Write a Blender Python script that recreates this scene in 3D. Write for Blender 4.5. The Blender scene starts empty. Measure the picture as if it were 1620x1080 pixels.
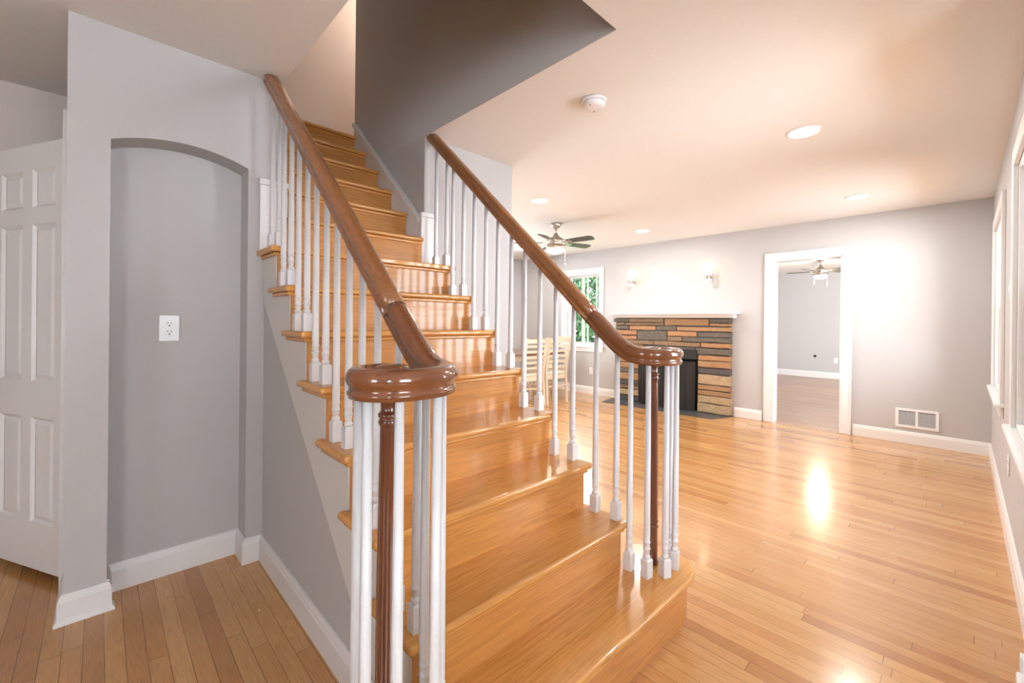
import bpy, bmesh, math, random
from math import sin, cos, pi, radians as R_
from mathutils import Vector, Matrix

random.seed(7)
S = bpy.context.scene
COL = S.collection

# ------------------------------------------------------------------ camera
CAMZ = 1.24
yaw, pitch, roll = 0.808217204, -0.0011767, 0.0104989634
F_PX, CY = 683.167, 509.113
fw = Vector((cos(yaw)*cos(pitch), sin(yaw)*cos(pitch), sin(pitch)))
rt = Vector((sin(yaw), -cos(yaw), 0.0))
up = rt.cross(fw)
r2 = rt*cos(roll) + up*sin(roll)
u2 = -rt*sin(roll) + up*cos(roll)
cam = bpy.data.cameras.new('camera')
cam.sensor_width = 36.0
cam.sensor_fit = 'HORIZONTAL'
cam.lens = F_PX/1620*36.0
cam.shift_y = (CY-540.0)/1620.0
cam.clip_start = 0.02
cam.clip_end = 200
co = bpy.data.objects.new('camera', cam)
COL.objects.link(co)
m3 = Matrix((r2, u2, -fw)).transposed()
co.matrix_world = Matrix.Translation((0, 0, CAMZ)) @ m3.to_4x4()
S.camera = co

# ------------------------------------------------------------------ world + exposure
w = bpy.data.worlds.new('sky'); S.world = w
w.use_nodes = True
bg = w.node_tree.nodes['Background']
bg.inputs[0].default_value = (0.9, 0.95, 1.0, 1)
bg.inputs[1].default_value = 13.0
S.view_settings.view_transform = 'Standard'
S.view_settings.look = 'None'
S.view_settings.exposure = 0.45
S.view_settings.gamma = 1.0
S.view_settings.use_curve_mapping = False
cy = S.cycles
cy.use_denoising = True
cy.max_bounces = 10
cy.diffuse_bounces = 6
cy.glossy_bounces = 4
cy.transmission_bounces = 6
cy.transparent_max_bounces = 12
cy.caustics_reflective = False
cy.caustics_refractive = False
cy.sample_clamp_indirect = 4.0
cy.sample_clamp_direct = 0.0

WARM = (1.0, 0.80, 0.60)
CAN_W, FAN_W, SCONCE_W, UP_W = 14.5, 9.0, 0.8, 26.0

# ------------------------------------------------------------------ node helpers
def new_mat(name):
    m = bpy.data.materials.new(name); m.use_nodes = True
    nt = m.node_tree
    return m, nt, nt.nodes['Principled BSDF']

def nd(nt, t, **kw):
    n = nt.nodes.new(t)
    for k, v in kw.items():
        if k in ('inp',):
            for i, x in v.items(): n.inputs[i].default_value = x
        else: setattr(n, k, v)
    return n

def math_(nt, op, a, b=None, c=None):
    n = nt.nodes.new('ShaderNodeMath'); n.operation = op
    for i, v in enumerate((a, b, c)):
        if v is None: continue
        if isinstance(v, (int, float)): n.inputs[i].default_value = v
        else: nt.links.new(v, n.inputs[i])
    return n.outputs[0]

def paint(name, col, rough=0.5, spec=0.4, bump=0.0, bscale=60, metal=0.0, coat=0.0, var=0.0):
    m, nt, p = new_mat(name)
    p.inputs['Roughness'].default_value = rough
    p.inputs['Specular IOR Level'].default_value = spec
    p.inputs['Metallic'].default_value = metal
    p.inputs['Coat Weight'].default_value = coat
    p.inputs['Coat Roughness'].default_value = 0.08
    tc = nd(nt, 'ShaderNodeTexCoord')
    no = nd(nt, 'ShaderNodeTexNoise'); no.inputs['Scale'].default_value = bscale
    no.inputs['Detail'].default_value = 3
    nt.links.new(tc.outputs['Object'], no.inputs['Vector'])
    mx = nd(nt, 'ShaderNodeMix', data_type='RGBA')
    v = var or 0.02
    mx.inputs[6].default_value = (*[c*(1-v) for c in col], 1)
    mx.inputs[7].default_value = (*[min(1, c*(1+v)) for c in col], 1)
    nt.links.new(no.outputs['Fac'], mx.inputs[0])
    nt.links.new(mx.outputs[2], p.inputs['Base Color'])
    if bump:
        b = nd(nt, 'ShaderNodeBump'); b.inputs['Strength'].default_value = bump
        b.inputs['Distance'].default_value = 0.002
        nt.links.new(no.outputs['Fac'], b.inputs['Height'])
        nt.links.new(b.outputs[0], p.inputs['Normal'])
    return m

def glow(name, col, strength):
    m, nt, p = new_mat(name)
    p.inputs['Base Color'].default_value = (0.9, 0.9, 0.88, 1)
    p.inputs['Emission Color'].default_value = (*col, 1)
    p.inputs['Emission Strength'].default_value = strength
    return m

def wood(name, dark, light, axis='X', rough=0.25, coat=0.5, grain=1.0, ring=9.0, tint=None):
    """Grain runs along axis."""
    m, nt, p = new_mat(name)
    tc = nd(nt, 'ShaderNodeTexCoord')
    oi = nd(nt, 'ShaderNodeObjectInfo')
    mp = nd(nt, 'ShaderNodeMapping')
    sc = {'X': (0.7, 13, 13), 'Y': (13, 0.7, 13), 'Z': (13, 13, 0.7)}[axis]
    mp.inputs['Scale'].default_value = sc
    nt.links.new(tc.outputs['Object'], mp.inputs['Vector'])
    cb = nd(nt, 'ShaderNodeCombineXYZ')
    rr = math_(nt, 'MULTIPLY', oi.outputs['Random'], 40.0)
    for i in range(3): nt.links.new(rr, cb.inputs[i])
    nt.links.new(cb.outputs[0], mp.inputs['Location'])
    n1 = nd(nt, 'ShaderNodeTexNoise'); n1.inputs['Scale'].default_value = 1.3
    n1.inputs['Detail'].default_value = 2; n1.inputs['Distortion'].default_value = 0.6
    nt.links.new(mp.outputs[0], n1.inputs['Vector'])
    rings = math_(nt, 'FRACT', math_(nt, 'MULTIPLY', n1.outputs['Fac'], ring))
    rings = math_(nt, 'POWER', rings, 2.2)
    mp2 = nd(nt, 'ShaderNodeMapping')
    sc2 = {'X': (8, 190, 190), 'Y': (190, 8, 190), 'Z': (190, 190, 8)}[axis]
    mp2.inputs['Scale'].default_value = sc2
    nt.links.new(tc.outputs['Object'], mp2.inputs['Vector'])
    n2 = nd(nt, 'ShaderNodeTexNoise'); n2.inputs['Scale'].default_value = 1.0
    n2.inputs['Detail'].default_value = 3
    nt.links.new(mp2.outputs[0], n2.inputs['Vector'])
    f = math_(nt, 'ADD', math_(nt, 'MULTIPLY', rings, 0.32*grain),
              math_(nt, 'MULTIPLY', math_(nt, 'SUBTRACT', n2.outputs['Fac'], 0.35), 1.1*grain))
    mx = nd(nt, 'ShaderNodeMix', data_type='RGBA'); mx.clamp_factor = True
    nt.links.new(f, mx.inputs[0])
    mx.inputs[6].default_value = (*light, 1); mx.inputs[7].default_value = (*dark, 1)
    n3 = nd(nt, 'ShaderNodeTexNoise'); n3.inputs['Scale'].default_value = 2.2
    nt.links.new(tc.outputs['Object'], n3.inputs['Vector'])
    hsv = nd(nt, 'ShaderNodeHueSaturation')
    nt.links.new(mx.outputs[2], hsv.inputs['Color'])
    nt.links.new(math_(nt, 'ADD', math_(nt, 'MULTIPLY', math_(nt, 'ADD', n3.outputs['Fac'], math_(nt, 'MULTIPLY', oi.outputs['Random'], 0.4)), 0.35), 0.76), hsv.inputs['Value'])
    nt.links.new(hsv.outputs[0], p.inputs['Base Color'])
    p.inputs['Roughness'].default_value = rough
    p.inputs['Coat Weight'].default_value = coat
    p.inputs['Coat Roughness'].default_value = 0.06
    b = nd(nt, 'ShaderNodeBump'); b.inputs['Strength'].default_value = 0.12
    b.inputs['Distance'].default_value = 0.001
    nt.links.new(n2.outputs['Fac'], b.inputs['Height'])
    nt.links.new(b.outputs[0], p.inputs['Normal'])
    return m

def floor_mat(name, cols, width=0.0572, length=1.1, rough=0.18, coat=0.6):
    m, nt, p = new_mat(name)
    L = nt.links
    tc = nd(nt, 'ShaderNodeTexCoord')
    sx = nd(nt, 'ShaderNodeSeparateXYZ'); L.new(tc.outputs['Object'], sx.inputs[0])
    u = math_(nt, 'DIVIDE', math_(nt, 'ADD', sx.outputs[0], 20.0), width)
    iu = math_(nt, 'FLOOR', u); fu = math_(nt, 'FRACT', u)
    wn = nd(nt, 'ShaderNodeTexWhiteNoise', noise_dimensions='1D'); L.new(iu, wn.inputs['W'])
    v = math_(nt, 'ADD', math_(nt, 'DIVIDE', math_(nt, 'ADD', sx.outputs[1], 30.0), length), math_(nt, 'MULTIPLY', wn.outputs['Value'], 7.3))
    iv = math_(nt, 'FLOOR', v); fv = math_(nt, 'FRACT', v)
    cb = nd(nt, 'ShaderNodeCombineXYZ'); L.new(iu, cb.inputs[0]); L.new(iv, cb.inputs[1])
    wn2 = nd(nt, 'ShaderNodeTexWhiteNoise', noise_dimensions='2D'); L.new(cb.outputs[0], wn2.inputs['Vector'])
    ramp = nd(nt, 'ShaderNodeValToRGB')
    ramp.color_ramp.interpolation = 'LINEAR'
    els = ramp.color_ramp.elements
    while len(els) < len(cols): els.new(0.5)
    for i, c in enumerate(cols):
        els[i].position = i/(len(cols)-1); els[i].color = (*c, 1)
    L.new(wn2.outputs['Value'], ramp.inputs[0])
    # cathedral grain, offset per board
    vec = nd(nt, 'ShaderNodeCombineXYZ')
    off = math_(nt, 'MULTIPLY', wn2.outputs['Value'], 37.0)
    L.new(math_(nt, 'ADD', math_(nt, 'MULTIPLY', sx.outputs[0], 22.0), off), vec.inputs[0])
    L.new(math_(nt, 'ADD', math_(nt, 'MULTIPLY', sx.outputs[1], 1.6), off), vec.inputs[1])
    L.new(off, vec.inputs[2])
    n1 = nd(nt, 'ShaderNodeTexNoise'); n1.inputs['Scale'].default_value = 1.0
    n1.inputs['Detail'].default_value = 1.5; n1.inputs['Distortion'].default_value = 0.4
    L.new(vec.outputs[0], n1.inputs['Vector'])
    rg = math_(nt, 'POWER', math_(nt, 'FRACT', math_(nt, 'MULTIPLY', n1.outputs['Fac'], 11.0)), 3.0)
    vec2 = nd(nt, 'ShaderNodeCombineXYZ')
    L.new(math_(nt, 'MULTIPLY', sx.outputs[0], 260.0), vec2.inputs[0])
    L.new(math_(nt, 'ADD', math_(nt, 'MULTIPLY', sx.outputs[1], 11.0), off), vec2.inputs[1])
    n2 = nd(nt, 'ShaderNodeTexNoise'); n2.inputs['Scale'].default_value = 1.0; n2.inputs['Detail'].default_value = 2
    L.new(vec2.outputs[0], n2.inputs['Vector'])
    g = math_(nt, 'ADD', math_(nt, 'MULTIPLY', rg, 0.22), math_(nt, 'MULTIPLY', math_(nt, 'SUBTRACT', n2.outputs['Fac'], 0.4), 0.55))
    dk = nd(nt, 'ShaderNodeMix', data_type='RGBA'); dk.clamp_factor = True
    L.new(g, dk.inputs[0]); L.new(ramp.outputs[0], dk.inputs[6])
    dk.inputs[7].default_value = (cols[0][0]*0.45, cols[0][1]*0.38, cols[0][2]*0.3, 1)
    # wear
    n4 = nd(nt, 'ShaderNodeTexNoise'); n4.inputs['Scale'].default_value = 0.9; n4.inputs['Detail'].default_value = 4
    L.new(tc.outputs['Object'], n4.inputs['Vector'])
    wv = nd(nt, 'ShaderNodeHueSaturation')
    L.new(dk.outputs[2], wv.inputs['Color'])
    L.new(math_(nt, 'ADD', math_(nt, 'MULTIPLY', n4.outputs['Fac'], 0.5), 0.75), wv.inputs['Value'])
    # gaps
    e1 = math_(nt, 'LESS_THAN', fu, 0.038); e2 = math_(nt, 'LESS_THAN', fv, 0.0022)
    gap = math_(nt, 'MAXIMUM', e1, e2)
    wg = nd(nt, 'ShaderNodeTexNoise'); wg.inputs['Scale'].default_value = 3.0
    L.new(tc.outputs['Object'], wg.inputs['Vector'])
    gapf = math_(nt, 'MULTIPLY', gap, math_(nt, 'ADD', math_(nt, 'MULTIPLY', wg.outputs['Fac'], 1.1), 0.15))
    gm = nd(nt, 'ShaderNodeMix', data_type='RGBA'); gm.clamp_factor = True
    L.new(gapf, gm.inputs[0]); L.new(wv.outputs[0], gm.inputs[6]); gm.inputs[7].default_value = (0.07, 0.035, 0.015, 1)
    L.new(gm.outputs[2], p.inputs['Base Color'])
    rn = nd(nt, 'ShaderNodeTexNoise'); rn.inputs['Scale'].default_value = 2.5; rn.inputs['Detail'].default_value = 3
    L.new(tc.outputs['Object'], rn.inputs['Vector'])
    L.new(math_(nt, 'ADD', math_(nt, 'MULTIPLY', rn.outputs['Fac'], 0.07), rough), p.inputs['Roughness'])
    p.inputs['Coat Weight'].default_value = coat
    p.inputs['Coat Roughness'].default_value = 0.12
    p.inputs['Specular IOR Level'].default_value = 0.5
    b = nd(nt, 'ShaderNodeBump'); b.inputs['Strength'].default_value = 0.25; b.inputs['Distance'].default_value = 0.002
    L.new(math_(nt, 'SUBTRACT', math_(nt, 'MULTIPLY', wn2.outputs['Value'], 0.25), gap), b.inputs['Height'])
    L.new(b.outputs[0], p.inputs['Normal'])
    return m

M = {}
M['wall'] = paint('grey_wall_paint', (0.50, 0.50, 0.508), 0.55, 0.3, bump=0.1, bscale=150)
M['ceiling'] = paint('white_ceiling_paint', (0.82, 0.83, 0.83), 0.75, 0.2)
M['upwall'] = paint('pale_pink_wall_paint', (0.60, 0.55, 0.52), 0.6, 0.3)
M['trim'] = paint('white_gloss_trim', (0.79, 0.80, 0.815), 0.28, 0.5)
M['door'] = paint('white_gloss_door', (0.83, 0.85, 0.87), 0.2, 0.5, coat=0.4)
M['stringer'] = paint('off_white_stringer_paint', (0.70, 0.69, 0.67), 0.4, 0.4)
M['baluster'] = paint('white_baluster_paint', (0.75, 0.77, 0.80), 0.3, 0.5)
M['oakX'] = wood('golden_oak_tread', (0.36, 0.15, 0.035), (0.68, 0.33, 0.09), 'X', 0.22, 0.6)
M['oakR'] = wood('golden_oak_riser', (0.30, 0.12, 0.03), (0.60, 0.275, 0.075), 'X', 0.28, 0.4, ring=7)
M['railL'] = wood('oak_rail', (0.14, 0.048, 0.017), (0.33, 0.135, 0.05), 'Y', 0.25, 0.7, grain=0.8)
M['volute'] = wood('mahogany_volute', (0.07, 0.02, 0.008), (0.21, 0.072, 0.027), 'X', 0.18, 0.9, grain=0.7, ring=4)
M['newel'] = wood('mahogany_newel', (0.065, 0.018, 0.008), (0.19, 0.055, 0.021), 'Z', 0.2, 0.8, grain=0.8, ring=4)
M['floor'] = floor_mat('strip_oak_floor', [(0.41, 0.18, 0.058), (0.52, 0.255, 0.088), (0.57, 0.305, 0.112), (0.62, 0.345, 0.135), (0.49, 0.23, 0.076)])
M['floor2'] = floor_mat('brown_oak_floor', [(0.28, 0.15, 0.085), (0.36, 0.2, 0.12), (0.42, 0.25, 0.15)], rough=0.33)
M['nickel'] = paint('brushed_nickel', (0.55, 0.50, 0.44), 0.3, 0.5, metal=1.0)
M['blade'] = paint('dark_grey_fan_blade', (0.06, 0.063, 0.06), 0.4, 0.4)
M['chrome'] = paint('chrome', (0.8, 0.8, 0.8), 0.15, 0.5, metal=1.0)
M['plate'] = paint('white_plastic', (0.85, 0.87, 0.9), 0.3, 0.5)
M['dark'] = paint('dark_slot', (0.02, 0.02, 0.02), 0.6, 0.2)
M['ventdark'] = paint('grey_duct', (0.07, 0.08, 0.09), 0.6, 0.2)
M['iron'] = paint('black_iron', (0.018, 0.017, 0.016), 0.45, 0.4, bump=0.2, var=0.3)
M['soot'] = paint('sooty_brick', (0.03, 0.028, 0.026), 0.9, 0.1, bump=0.4, var=0.4)
M['mortar'] = paint('dark_mortar', (0.07, 0.06, 0.055), 0.9, 0.1, bump=0.5, var=0.3)
M['slate'] = paint('slate_hearth', (0.07, 0.07, 0.075), 0.4, 0.4, bump=0.3, bscale=14, var=0.4)
stones = [((0.33, 0.195, 0.105), 'tan'), ((0.36, 0.195, 0.10), 'orange'), ((0.13, 0.112, 0.092), 'grey'), ((0.10, 0.09, 0.085), 'dark'),
          ((0.42, 0.31, 0.19), 'pale'), ((0.23, 0.155, 0.095), 'brown')]
STM = [paint('fieldstone_'+n, c, 0.8, 0.2, bump=1.0, bscale=22, var=0.35) for c, n in stones]
M['chair'] = paint('cream_chair_paint', (0.64, 0.55, 0.43), 0.4, 0.4)
M['tabletop'] = wood('walnut_tabletop', (0.08, 0.035, 0.02), (0.2, 0.1, 0.06), 'X', 0.3, 0.4)
M['seat'] = paint('black_seat_pad', (0.05, 0.045, 0.04), 0.7, 0.3)
M['can'] = glow('can_light_glow', (1.0, 0.93, 0.84), 9.0)
M['bowl'] = glow('fan_bowl_glow', (1.0, 0.88, 0.68), 6.0)
M['sconce'] = glow('sconce_glow', (1.0, 0.86, 0.62), 3.0)
M['bark'] = paint('bamboo_stalk', (0.22, 0.25, 0.16), 0.5, 0.3, bscale=8, var=0.4)
M['leaf'] = paint('bamboo_leaf', (0.026, 0.065, 0.02), 0.5, 0.3, bscale=5, var=0.5)
M['grass'] = paint('lawn', (0.12, 0.22, 0.05), 0.9, 0.1, bscale=30, var=0.5)

mg, nt, p = new_mat('window_glass')
nt.nodes.remove(p)
tr = nd(nt, 'ShaderNodeBsdfTransparent'); gl = nd(nt, 'ShaderNodeBsdfGlossy'); gl.inputs['Roughness'].default_value = 0.02
fr = nd(nt, 'ShaderNodeFresnel'); fr.inputs[0].default_value = 1.08
ms = nd(nt, 'ShaderNodeMixShader')
nt.links.new(fr.outputs[0], ms.inputs[0]); nt.links.new(tr.outputs[0], ms.inputs[1]); nt.links.new(gl.outputs[0], ms.inputs[2])
nt.links.new(ms.outputs[0], nt.nodes['Material Output'].inputs[0])
M['glass'] = mg

# ------------------------------------------------------------------ mesh helpers
ROOT = {}
class MB:
    def __init__(s): s.bm = bmesh.new(); s.mi = 0
    def _f(s, vs, smooth=False):
        try:
            f = s.bm.faces.new(vs); f.material_index = s.mi; f.smooth = smooth; return f
        except ValueError: return None
    def box(s, x0, x1, y0, y1, z0, z1):
        v = [s.bm.verts.new((x, y, z)) for z in (z0, z1) for y in (y0, y1) for x in (x0, x1)]
        for q in ((0, 2, 3, 1), (4, 5, 7, 6), (0, 1, 5, 4), (2, 6, 7, 3), (0, 4, 6, 2), (1, 3, 7, 5)):
            s._f([v[i] for i in q])
        return s
    def prism(s, pts, axis, a, b, smooth=False):
        """pts 2D; axis 'x': pts=(y,z); 'y': pts=(x,z); 'z': pts=(x,y)."""
        def P(p, t):
            return {'x': (t, p[0], p[1]), 'y': (p[0], t, p[1]), 'z': (p[0], p[1], t)}[axis]
        A = [s.bm.verts.new(P(p, a)) for p in pts]; B = [s.bm.verts.new(P(p, b)) for p in pts]
        s._f(A); s._f(B[::-1])
        n = len(pts)
        for i in range(n): s._f([A[i], A[(i+1) % n], B[(i+1) % n], B[i]], smooth)
        return s
    def lathe(s, prof, c, seg=20, smooth=True, mat=None):
        """prof list of (r,z) about vertical axis at c."""
        rings = []
        for r, z in prof:
            ring = []
            for k in range(seg):
                a = 2*pi*k/seg
                v = Vector((r*cos(a), r*sin(a), z))
                if mat is not None: v = mat @ v
                ring.append(s.bm.verts.new(v + Vector(c)))
            rings.append(ring)
        for i in range(len(rings)-1):
            for k in range(seg):
                s._f([rings[i][k], rings[i][(k+1) % seg], rings[i+1][(k+1) % seg], rings[i+1][k]], smooth)
        s._f(rings[0][::-1]); s._f(rings[-1])
        return s
    def tube(s, path, r, seg=8, smooth=True):
        rings = []
        n = len(path); rr = r if isinstance(r, (list, tuple)) else [r]*n
        for i, p in enumerate(path):
            p = Vector(p)
            t = (Vector(path[min(i+1, n-1)]) - Vector(path[max(i-1, 0)])).normalized()
            a = Vector((0, 0, 1)) if abs(t.z) < 0.9 else Vector((1, 0, 0))
            u = t.cross(a).normalized(); v = t.cross(u)
            rings.append([s.bm.verts.new(p + u*rr[i]*cos(2*pi*k/seg) + v*rr[i]*sin(2*pi*k/seg)) for k in range(seg)])
        for i in range(n-1):
            for k in range(seg): s._f([rings[i][k], rings[i][(k+1) % seg], rings[i+1][(k+1) % seg], rings[i+1][k]], smooth)
        s._f(rings[0][::-1]); s._f(rings[-1]); return s
    def sweep(s, prof, path, scale=None, closed_ends=True):
        """prof: (side, up) closed loop; frame keeps side horizontal."""
        rings = []; n = len(path)
        for i, p in enumerate(path):
            p = Vector(p)
            t = (Vector(path[min(i+1, n-1)]) - Vector(path[max(i-1, 0)])).normalized()
            side = t.cross(Vector((0, 0, 1))).normalized(); u = side.cross(t).normalized()
            k = scale[i] if scale else 1.0
            kk = k if isinstance(k, tuple) else (k, 1.0)
            rings.append([s.bm.verts.new(p + side*a*kk[0] + u*b*kk[1]) for a, b in prof])
        m = len(prof)
        for i in range(n-1):
            for k in range(m): s._f([rings[i][k], rings[i][(k+1) % m], rings[i+1][(k+1) % m], rings[i+1][k]], True)
        s._f(rings[0][::-1]); s._f(rings[-1]); return s
    def build(s, name, mat, parent=None, bevel=0.0, seg=2, loc=None, autosm=False):
        """verts are world coords; converted to the root's local space."""
        mtx = Matrix.Identity(4)
        if parent is not None: mtx = ROOT[parent.name]
        elif loc is not None: mtx = Matrix.Translation(loc)
        bmesh.ops.transform(s.bm, matrix=mtx.inverted(), verts=s.bm.verts)
        bmesh.ops.recalc_face_normals(s.bm, faces=s.bm.faces)
        me = bpy.data.meshes.new(name); s.bm.to_mesh(me); s.bm.free()
        for x in (mat if isinstance(mat, list) else [mat]): me.materials.append(x)
        o = bpy.data.objects.new(name, me); COL.objects.link(o)
        if parent is not None: o.parent = parent
        elif loc is not None: o.location = loc
        ROOT[o.name] = mtx
        if bevel:
            b = o.modifiers.new('bevel', 'BEVEL'); b.width = bevel; b.segments = seg; b.limit_method = 'ANGLE'; b.angle_limit = R_(40)
            b.harden_normals = False
            for f in me.polygons: f.use_smooth = True
            wn = o.modifiers.new('wn', 'WEIGHTED_NORMAL'); wn.keep_sharp = True
        return o

def tag(o, label=None, cat=None, group=None, kind=None):
    if label: o['label'] = label
    if cat: o['category'] = cat
    if group: o['group'] = group
    if kind: o['kind'] = kind
    return o
def thing(name, loc, label, cat, group=None, rz=0):
    o = bpy.data.objects.new(name, None); COL.objects.link(o)
    o.location = loc; o.rotation_euler = (0, 0, rz); o.empty_display_size = 0.1
    ROOT[o.name] = Matrix.Translation(loc) @ Matrix.Rotation(rz, 4, 'Z')
    return tag(o, label, cat, group)
def struct_root(name, loc):
    o = bpy.data.objects.new(name, None); COL.objects.link(o); o.location = loc
    ROOT[o.name] = Matrix.Translation(loc)
    return tag(o, kind='structure')
def struct(name, mb, mat, bevel=0.0, loc=None):
    return tag(mb.build(name, mat, None, bevel, loc=loc), kind='structure')
def copy_tree(src, loc, rz=None, label=None, group=None):
    r = src.copy(); COL.objects.link(r); r.location = loc
    if rz is not None: r.rotation_euler = (0, 0, rz)
    if label: r['label'] = label
    if group: r['group'] = group
    for ch in list(src.children):
        c = ch.copy(); COL.objects.link(c); c.parent = r
        for g in ch.children:
            d = g.copy(); COL.objects.link(d); d.parent = c
    return r
def lamp(name, kind, loc, energy, col, parent, size=0.1, rot=None):
    l = bpy.data.lights.new(name, kind); l.energy = energy; l.color = col
    if kind == 'AREA': l.shape = 'DISK'; l.size = size
    else: l.shadow_soft_size = size
    o = bpy.data.objects.new(name, l); COL.objects.link(o)
    o.parent = parent; o.location = ROOT[parent.name].inverted() @ Vector(loc)
    if rot: o.rotation_euler = rot
    return o

# ------------------------------------------------------------------ dimensions
ZC = 2.478            # ceiling
XF = 6.17             # far wall face
YR = -0.19            # right wall face
YN = 2.51             # niche wall / stair wall face
XS0, XS1 = 0.617, 1.615   # outer faces of the two stringers
NX0, NX1 = 0.580, 1.645   # nosing ends
RISE = 0.1985
YNOSE = {1: 0.757, 2: 0.975}
for n in range(3, 15): YNOSE[n] = 1.172 + 0.2143*(n-3)
T = 0.027             # tread thickness
OX0, OX1, OY0, OY1 = 0.690, 1.570, 1.025, 4.60   # stairwell opening in the ceiling

# ------------------------------------------------------------------ floor, ceiling, walls
struct('floor', MB().box(-3.6, XF+0.075, -2.4, 6.3, -0.1, 0), M['floor'])
struct('floor_back_room', MB().box(XF+0.075, 12.2, -2.4, 3.75, -0.1, -0.0), M['floor2'])
c = MB()
c.box(-3.6, OX0, -2.4, 6.3, ZC, 2.75)
c.box(OX1+0.004, XF+0.14, -2.4, 6.3, ZC, 2.75); c.box(XF+0.14, 12.3, -2.4, 3.87, ZC, 2.75)
c.box(OX0, OX1+0.004, -2.4, OY0, ZC, 2.75)
c.box(OX0, OX1, OY1, 6.3, ZC, 2.75)
struct('ceiling', c, M['ceiling'])

def wall_with_holes(axis, f0, f1, a0, a1, z0, z1, holes):
    """axis 'x': wall faces +-x, runs along y (a). holes: (a_lo,a_hi,z_lo,z_hi) sorted"""
    mb = MB()
    def bx(p, q, r, s_):
        if q-p < 1e-4 or s_-r < 1e-4: return
        if axis == 'x': mb.box(f0, f1, p, q, r, s_)
        else: mb.box(p, q, f0, f1, r, s_)
    cur = a0
    for (h0, h1, hz0, hz1) in sorted(holes):
        bx(cur, h0, z0, z1)
        bx(h0, h1, z0, hz0); bx(h0, h1, hz1, z1)
        cur = h1
    bx(cur, a1, z0, z1)
    return mb

FW = (4.30, 5.04, 0.83, 2.09)          # far window opening (y0,y1,z0,z1)
DW = (0.965, 1.675, 0.0, 2.045)        # doorway
struct('wall_far', wall_with_holes('x', XF, XF+0.14, -0.33, 6.3, 0, ZC, [DW, FW]), M['wall'])
W1 = (4.49, 5.70, 0.72, 2.08); W2 = (2.36, 3.43, 0.72, 2.08)
struct('wall_right', wall_with_holes('y', YR-0.14, YR, 2.2, XF, 0, ZC, [W2, W1]), M['wall'])
struct('wall_left', wall_with_holes('y', 6.2, 6.32, 2.26, XF, 0, ZC, [(2.75, 4.45, 0.5, 2.1)]), M['wall'])  # opening is added, out of sight, to bring extra daylight in
struct('wall_hall', MB().box(2.26, 2.38, YN, 6.2, 0, ZC), M['wall'])
struct('wall_back', MB().box(OX1, 2.26, YN, YN+0.12, 0, ZC), M['wall'])
# upper flight walls
struct('wall_stair_right', MB().box(OX1, OX1+0.12, YN+0.12, 3.62, 0, ZC).box(OX1, OX1+0.12, OY0, 3.62, 2.4785, 5.2), M['wall'])
struct('wall_stair_left', MB().box(OX0-0.12, OX0, YN+0.19, OY1, 0, ZC).box(OX0-0.12, OX0, OY0, OY1, 2.75, 5.2), M['wall'])
u = MB(); u.box(OX0-0.12, 3.2, OY1, OY1+0.12, 2.75, 5.2)
u.box(3.08, 3.2, 3.62, OY1, 2.75, 5.2)
u.box(OX1+0.12, 3.2, 3.5, 3.62, 2.75, 5.2)
u.box(OX0-0.12, OX1+0.12, OY0-0.12, OY0, 2.751, 5.2)
struct('wall_landing', u, M['upwall'])
struct('ceiling_landing', MB().box(OX0-0.12, 3.2, OY0-0.12, OY1+0.12, 5.2, 5.3), M['ceiling'])
struct('floor_landing', MB().box(OX0, 3.08, YNOSE[14]+0.26, OY1, 2.75, 14*RISE), M['floor'])
# unseen entry hall behind the camera, added to limit daylight; openings sized for fill
struct('wall_entry_front', wall_with_holes('y', -2.4, -2.28, -3.6, 2.2, 0, ZC, [(-2.3, -1.5, 0.8, 2.1), (-0.2, 0.95, 0.7, 2.1)]), M['wall'])
struct('wall_entry_side', wall_with_holes('x', -3.72, -3.6, -2.4, 3.62, 0, ZC, [(-0.8, 0.2, 0.8, 2.1)]), M['wall'])
struct('wall_entry_partition', MB().box(2.2, 2.32, -2.4, -0.33, 0, ZC), M['wall'])
# niche wall with arch
nx0, nx1, nsp, nrise = 0.030, 0.541, 1.998, 0.052
wl = MB()
wl.box(-0.10, nx0, YN, YN+0.18, 0, ZC)
wl.box(nx1, OX0, YN, YN+0.18, 0, ZC)
arc = []
W = nx1-nx0; rad = (W*W/4+nrise*nrise)/(2*nrise); cx = (nx0+nx1)/2; cz = nsp+nrise-rad
for k in range(25):
    x = nx0 + W*k/24; arc.append((x, cz+math.sqrt(max(0, rad*rad-(x-cx)**2))))
wl.prism(arc + [(nx1, ZC), (nx0, ZC)], 'y', YN, YN+0.18)
wl.box(nx0, nx1, YN+0.15, YN+0.18, 0, nsp-0.001)
wl.prism([(nx0, nsp-0.001), (nx1, nsp-0.001)] + arc[::-1], 'y', YN+0.15, YN+0.18)
struct('wall_niche', wl, M['wall'])
# closet wall with doorway and back hall wall
struct('wall_closet', wall_with_holes('x', -0.10, 0.0, YN+0.18, 3.5, 0, ZC, [(2.82, 3.42, 0, 2.08)]), M['wall'])
struct('wall_hall_back', MB().box(-3.6, 0.57, 3.5, 3.62, 0, ZC), M['upwall'])
# wall triangles below the stringers
LN = lambda y: 0.26 + 0.942*(y-1.365)
for x0, x1, nm in ((XS0, XS0+0.08, 'wall_under_stair_left'), (XS1-0.08, XS1, 'wall_under_stair_right')):
    struct(nm, MB().prism([(1.135, 0), (YN, 0), (YN, LN(YN)-0.002), (1.135, LN(1.135)-0.002)], 'x', x0, x1), M['wall'])
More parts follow.
